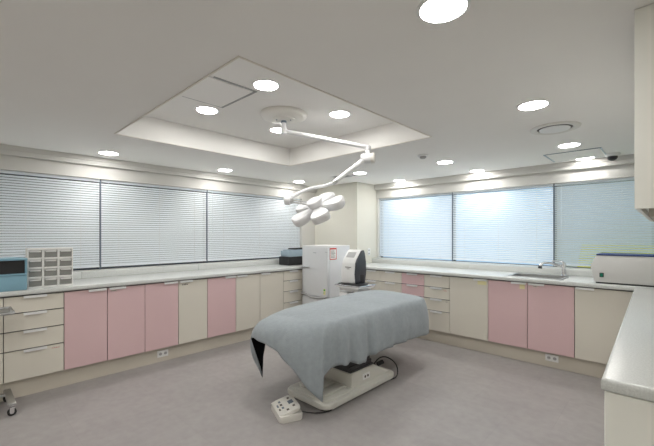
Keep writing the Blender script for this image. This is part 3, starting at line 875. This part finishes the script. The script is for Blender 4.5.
m = MB(); m.box(fw, fw + 0.001, -0.19, -0.06, 1.06, 1.205); s0 = m.build('notice_sticker', 'paper', fr, smooth=False)
m = MB(); X0, X1 = fw + 0.001, fw + 0.002
m.box(X0, X1, -0.195, -0.055, 1.195, 1.215); m.box(X0, X1, -0.195, -0.055, 1.05, 1.062)
m.box(X0, X1, -0.195, -0.186, 1.05, 1.21); m.box(X0, X1, -0.064, -0.055, 1.05, 1.21)
m.build('red_frame', 'red', s0, smooth=False)
m = MB()
for k in range(6): m.box(X0, X1, -0.175, -0.08 - 0.01 * (k % 3), 1.08 + k * 0.018, 1.086 + k * 0.018)
m.build('print', 'ink', s0, smooth=False)
for sx in (-0.22, 0.22):
    for sy in (-0.16, 0.20): MB().cyl((sx, sy), 0.02, 0, 0.042, 14).build('foot', 'rubber', fr)

# ================================================================= CART + MACHINE
CX, CY = -2.925, 3.60
ct = empty('instrument_cart', (CX, CY, 0), 'white instrument cart with glossy tray beside the refrigerator', 'cart')
MB().prism(rrect(-0.20, 0.20, -0.17, 0.17, 0.03), 0.728, 0.752, 0.006, 2).build('tray', 'white_plastic', ct)
m = MB()
for a, b_ in (((-0.2, -0.17), (0.2, -0.17)), ((0.2, -0.17), (0.2, 0.17)), ((0.2, 0.17), (-0.2, 0.17)), ((-0.2, 0.17), (-0.2, -0.17))):
    m.tube([(a[0], a[1], 0.757), (b_[0], b_[1], 0.757)], 0.008, 8)
m.build('tray_rim', 'chrome', ct)
MB().box(-0.15, 0.15, -0.12, 0.13, 0.685, 0.7275, 0.006, 2).build('drawer_box', 'white_plastic', ct)
for sx in (-0.15, 0.15):
    for sy in (-0.12, 0.12): MB().tube([(sx, sy, 0.06), (sx, sy, 0.728)], 0.013, 12).build('post', 'white_plastic', ct)
MB().box(0.04, 0.15, -0.06, 0.12, 0.12, 0.685, 0.006, 2).build('column', 'warm_plastic', ct)
for z in (0.12, 0.42): MB().prism(rrect(-0.18, 0.18, -0.15, 0.15, 0.02), z, z + 0.016, 0.004, 2).build('shelf', 'white_plastic', ct)
for sx in (-0.15, 0.15):
    for sy in (-0.12, 0.12):
        MB().tube([(sx - 0.012, sy, 0.030), (sx + 0.012, sy, 0.030)], 0.030, 18).build('caster', 'rubber', ct)
lb_ = MB().box(-3.09, -2.94, 3.47, 3.59, 0.4375, 0.66, 0.008, 2)
tag(lb_.build('storage_box', 'white_plastic'), 'small white box standing on the middle shelf of the instrument cart', 'box')
# black mat + machine on the tray
mt = MB().prism([(-3.10, 3.47), (-2.98, 3.455), (-2.86, 3.45), (-2.76, 3.50), (-2.745, 3.62), (-2.80, 3.73), (-2.93, 3.75), (-3.06, 3.72), (-3.11, 3.60)], 0.766, 0.778, 0.004, 2)
tag(mt.build('black_mat', 'black'), 'black mat on the cart tray under the white machine', 'mat')
mc = empty('medical_device', (-2.96, 3.615, 0.779), 'rounded white desktop machine with dark side panel on the cart', 'medical device', None, R(5))
side = [(-0.105, 0.0), (0.100, 0.0), (0.118, 0.12), (0.115, 0.28), (0.098, 0.385), (0.070, 0.430), (0.030, 0.425), (-0.075, 0.315), (-0.104, 0.265), (-0.116, 0.12)]
MB().prism(side, -0.118, 0.088, 0.012, 3, MY, True).build('white_shell', 'white_plastic', mc)
MB().prism([(y * 0.98, z * 0.985 + 0.002) for y, z in side], 0.087, 0.116, 0.010, 3, MY, True).build('dark_side_panel', 'charcoal', mc)
sl = math.atan2(0.425 - 0.315, 0.105)
sm = Matrix.Translation((-0.020, -0.030, 0.3645)) @ Matrix.Rotation(sl, 4, 'X')
MB().box(-0.062, 0.066, -0.045, 0.045, -0.004, 0.0035, 0.003, 1, sm).build('display_window', 'mid_grey', mc)
m = MB(); m.box(-0.055, 0.035, -0.118, -0.112, 0.205, 0.212); m.box(-0.030, 0.010, -0.118, -0.112, 0.185, 0.190); m.build('badge', 'ink', mc, smooth=False)
MB().box(0.114, 0.121, -0.02, 0.06, 0.02, 0.11, 0.004, 1).build('side_port', 'black', mc)

# ================================================================= ITEMS ON THE LEFT WORKTOP
# clear drawer organiser
og = empty('drawer_organiser', (-4.105, 0.622, ZW), 'white four row organiser with clear little drawers on the left worktop', 'organiser', None, R(85))
ow, oh, od = 0.164, 0.352, 0.075       # local: x along wall, -y towards the room
m = MB(); t = 0.015
m.box(-ow, ow, od - 0.004, od, 0, oh)
m.box(-ow, -ow + 0.010, -od, od, 0, oh, 0.002, 1); m.box(ow - 0.010, ow, -od, od, 0, oh, 0.002, 1)
for k in range(5): z = (oh - t) * k / 4; m.box(-ow, ow, -od, od, z, z + t, 0.001, 1)
for k in (1, 2): x = -ow + 2 * ow * k / 3; m.box(x - 0.007, x + 0.007, -od, od, 0, oh)
m.build('frame', 'lampbright', og)
cw = 2 * ow / 3; ch = (oh - t) / 4
dr0 = None
for r_ in range(4):
    for c_ in range(3):
        x0 = -ow + cw * c_ + 0.010; x1 = -ow + cw * (c_ + 1) - 0.010; z0 = ch * r_ + t + 0.003
        m = MB()
        m.box(x0, x1, -od - 0.002, -od + 0.001, z0, z0 + ch - t - 0.016)
        m.box(x0, x1, -od, od - 0.01, z0, z0 + 0.002)
        dw = m.build('drawer', 'clear', og, smooth=False)
        MB().box(x0 + 0.006, x1 - 0.006, -od - 0.014, -od - 0.002, z0 + ch - t - 0.022, z0 + ch - t - 0.010, 0.002, 1).build('pull_lip', 'lampbright', dw)
        q = MB(); random.seed(r_ * 3 + c_)
        for j in range(3):
            xx = x0 + 0.008 + random.random() * (x1 - x0 - 0.035); hh = 0.015 + random.random() * 0.022
            q.box(xx, xx + 0.020, -0.05, 0.04, z0 + 0.002, z0 + hh, 0.002, 1)
        q.build('contents', ['brownpanel', 'alu', 'paper'][(r_ + c_) % 3] if r_ < 2 else ['paper', 'grey_box', 'brownpanel'][(r_ + c_) % 3], dw)
# teal bins
bn = empty('storage_bin', (-4.10, 0.238, ZW), 'teal blue two tier plastic bin at the left edge of the worktop', 'bin', None, R(90))
w2, d2_ = 0.205, 0.13
m = MB(); m.box(-w2, w2, -d2_, d2_, 0, 0.128, 0.006, 2); m.build('lower_drawer', 'teal', bn)
m = MB(); m.box(-w2, w2, -d2_ - 0.008, d2_, 0.1285, 0.142, 0.003, 1); m.box(-w2, -w2 + 0.012, -d2_, d2_, 0.142, 0.255, 0.002, 1)
m.box(w2 - 0.012, w2, -d2_, d2_, 0.142, 0.255, 0.002, 1); m.box(-w2, w2, d2_ - 0.01, d2_, 0.142, 0.255)
m.box(-w2 - 0.003, w2 + 0.003, -d2_ - 0.003, d2_, 0.255, 0.272, 0.003, 1); m.build('open_shelf', 'teal', bn)
m = MB(); m.box(-w2 + 0.013, w2 - 0.013, -d2_ + 0.03, d2_ - 0.012, 0.143, 0.252); m.build('shaded_inside', 'black', bn, smooth=False)  # black block stands in for the shade inside the open shelf
# small white panel behind the organiser
tag(MB().box(-4.36, -4.33, 0.475, 0.60, ZW, 1.275, 0.004, 2).build('storage_box', 'warm_plastic'), 'narrow ivory box standing behind the clear drawer organiser', 'box')
# black box + smoke blue tray near refrigerator
tag(MB().box(-4.44, -4.20, 3.56, 3.98, ZW, 1.062, 0.010, 3).build('storage_box', 'black'), 'black plastic box on the worktop left of the refrigerator', 'box')
m = MB(); m.box(-4.43, -4.20, 3.585, 3.97, 1.0625, 1.150, 0.008, 2)
m.box(-4.40, -4.22, 3.61, 3.95, 1.150, 1.170, 0.006, 2)
tag(m.build('storage_box', 'smoke'), 'dusty blue translucent box stacked on the black box by the refrigerator', 'box')
tag(MB().prism([(3.70, 0), (3.97, 0), (3.97, 0.024), (3.73, 0.024)], -0.09, 0.09, 0.004, 2, Matrix.Translation((-4.31, 0, 1.1705)) @ MY).build('stapler', 'black'),
    'small black gadget lying on top of the dusty blue box', 'gadget')

# ================================================================= ITEMS ON THE BACK WORKTOP
sk = empty('sink', ((sx0 + sx1) / 2, (sy0 + sy1) / 2, ZW), 'stainless steel sink set in the back worktop under the middle window', 'sink')
a, b_ = (sx1 - sx0) / 2, (sy1 - sy0) / 2
m = MB()
o1 = rrect(-a - 0.012, a + 0.012, -b_ - 0.012, b_ + 0.012, 0.05); i1 = rrect(-a + 0.02, a - 0.02, -b_ + 0.02, b_ - 0.02, 0.05)
lv = [(o1, 0.0), (o1, 0.006), (i1, 0.004), ([(x * 0.97, y * 0.96) for x, y in i1], -0.15), ([(x * 0.2, y * 0.2) for x, y in i1], -0.16)]
rg = [[m.bm.verts.new((x, y, z)) for x, y in pts] for pts, z in lv]
for p, q in zip(rg, rg[1:]):
    for i in range(len(p)): m.bm.faces.new((p[i], p[(i + 1) % len(p)], q[(i + 1) % len(q)], q[i]))
m.bm.faces.new(rg[-1])
m.build('basin', 'steel', sk)
MB().lathe((0, 0), [(0, -0.157), (0.03, -0.157), (0.035, -0.160), (0, -0.160)], 20).build('drain', 'chrome', sk)
fc = empty('faucet', (-0.860, 4.855, ZW + 0.001), 'chrome single lever faucet standing behind the sink', 'faucet')
MB().lathe((0, 0), [(0, 0), (0.034, 0), (0.034, 0.008), (0.026, 0.014), (0.023, 0.09), (0.026, 0.115), (0.022, 0.145), (0, 0.150)], 26).build('body', 'chrome', fc)
MB().tube(smooth_pts([Vector(p) for p in [(0, 0, 0.10), (-0.06, -0.05, 0.125), (-0.13, -0.11, 0.150), (-0.185, -0.155, 0.145), (-0.20, -0.17, 0.105)]], 2),
          0.015, 14).build('spout', 'chrome', fc)
MB().tube([(-0.20, -0.17, 0.112), (-0.203, -0.172, 0.082)], [0.019, 0.021], 16).build('spray_head', 'black', fc)
MB().tube([(0, 0, 0.145), (-0.02, -0.015, 0.165), (-0.10, -0.08, 0.168)], [0.016, 0.012, 0.007], 12).build('lever', 'chrome', fc)
# long white box
wb = empty('sterilizer_box', (-0.10, 4.53, ZW), 'long white enamelled box with blue edged lid and green switch', 'sterilizer')
X = lambda x: x + 0.10
prof = [(X(-0.515), 0.014), (X(0.33), 0.014), (X(0.36), 0.15), (X(0.335), 0.272), (X(-0.500), 0.272), (X(-0.548), 0.165)]
MX = Matrix(((1, 0, 0, 0), (0, 0, 1, 0), (0, 1, 0, 0), (0, 0, 0, 1)))
MB().prism(prof, -0.19, 0.20, 0.004, 2, MX, True).build('body', 'grey_box', wb)
MB().box(X(-0.500), X(0.33), -0.195, 0.205, 0.2725, 0.2855, 0.003, 1).build('lid', 'blue', wb)
MB().box(X(-0.505), X(0.32), -0.18, 0.19, 0.0, 0.0135).build('base', 'black', wb, smooth=False)  # black slab stands in for the shaded gap under the body
sw = MB().box(X(-0.475), X(-0.442), -0.196, -0.190, 0.062, 0.104, 0.002, 1).build('switch_plate', 'black', wb)
MB().box(X(-0.468), X(-0.449), -0.200, -0.196, 0.068, 0.098, 0.001, 1).build('switch', 'green', sw)

# ================================================================= SOCKETS
def socket(loc, rz, label, w=0.12, h=0.072, vert=False):
    r = empty('wall_socket', loc, label, 'socket', None, rz)
    if vert: w, h = h, w
    pl = MB().box(-w / 2, w / 2, -0.008, 0, -h / 2, h / 2, 0.003, 2).build('plate', 'white_plastic', r)
    for k in (-1, 1):
        m = MB()
        cx_, cz = (0, k * 0.027) if vert else (k * 0.027, 0)
        m.tube([(cx_, -0.0075, cz), (cx_, -0.0088, cz)], 0.017, 20); so = m.build('outlet', 'mid_grey', r)
        q = MB()
        for e in (-1, 1): q.tube([(cx_ + e * 0.006, -0.0086, cz), (cx_ + e * 0.006, -0.0098, cz)], 0.0028, 8)
        q.build('pin_hole', 'black', so)
socket((-4.049, 1.610, 0.088), R(90), 'double white socket on the plinth below the pink cabinets, left wall')
socket((-0.880, 4.369, 0.100), 0, 'double white socket on the plinth below the pink sink cabinets')
socket((-3.639, 4.84, 1.115), R(90), 'white switch plate on the corner pier above the back worktop', vert=True)

# ================================================================= STEEL TROLLEY (left edge)
tr = empty('steel_trolley', (-3.80, 0.06, 0), 'stainless steel trolley on casters cut by the left edge of the photo', 'trolley')
hx, hy = 0.135, 0.26
m = MB(); m.box(-hx - 0.01, hx + 0.02, -hy, hy + 0.01, 0.788, 0.794, 0.002, 1)
for a, b_ in (((-hx - .01, -hy), (hx + .02, -hy)), ((hx + .02, -hy), (hx + .02, hy + .01)), ((hx + .02, hy + .01), (-hx - .01, hy + .01)), ((-hx - .01, hy + .01), (-hx - .01, -hy))):
    m.tube([(a[0], a[1], 0.800), (b_[0], b_[1], 0.800)], 0.009, 8)
m.build('tray', 'steel', tr)
for sx in (-hx, -hx + 0.03):
    pass
for sy in (-hy + 0.05, hy - 0.10): MB().tube([(-hx + 0.02, sy, 0.09), (-hx + 0.02, sy, 0.79)], 0.012, 12).build('post', 'chrome', tr)
for sy in (-hy, hy):
    MB().box(-0.235, hx + 0.005, sy - 0.024, sy + 0.024, 0.082, 0.100, 0.003, 1).build('base_bar', 'steel', tr)
MB().box(-hx, -hx + 0.036, -hy + 0.018, hy - 0.018, 0.084, 0.102, 0.003, 1).build('cross_bar', 'steel', tr)
for sx in (-0.215, hx - 0.016):
    for sy in (-hy, hy):
        w = MB().tube([(sx - 0.010, sy, 0.028), (sx + 0.010, sy, 0.028)], 0.028, 22).build('caster', 'rubber', tr)
        MB().tube([(sx - 0.012, sy, 0.028), (sx + 0.012, sy, 0.028)], 0.013, 14).build('wheel_hub', 'chrome', w)
        m = MB(); m.box(sx - 0.016, sx - 0.012, sy - 0.014, sy + 0.014, 0.028, 0.072); m.box(sx + 0.012, sx + 0.016, sy - 0.014, sy + 0.014, 0.028, 0.072)
        m.box(sx - 0.016, sx + 0.016, sy - 0.014, sy + 0.014, 0.068, 0.0815); m.build('caster_fork', 'chrome', w, smooth=False)
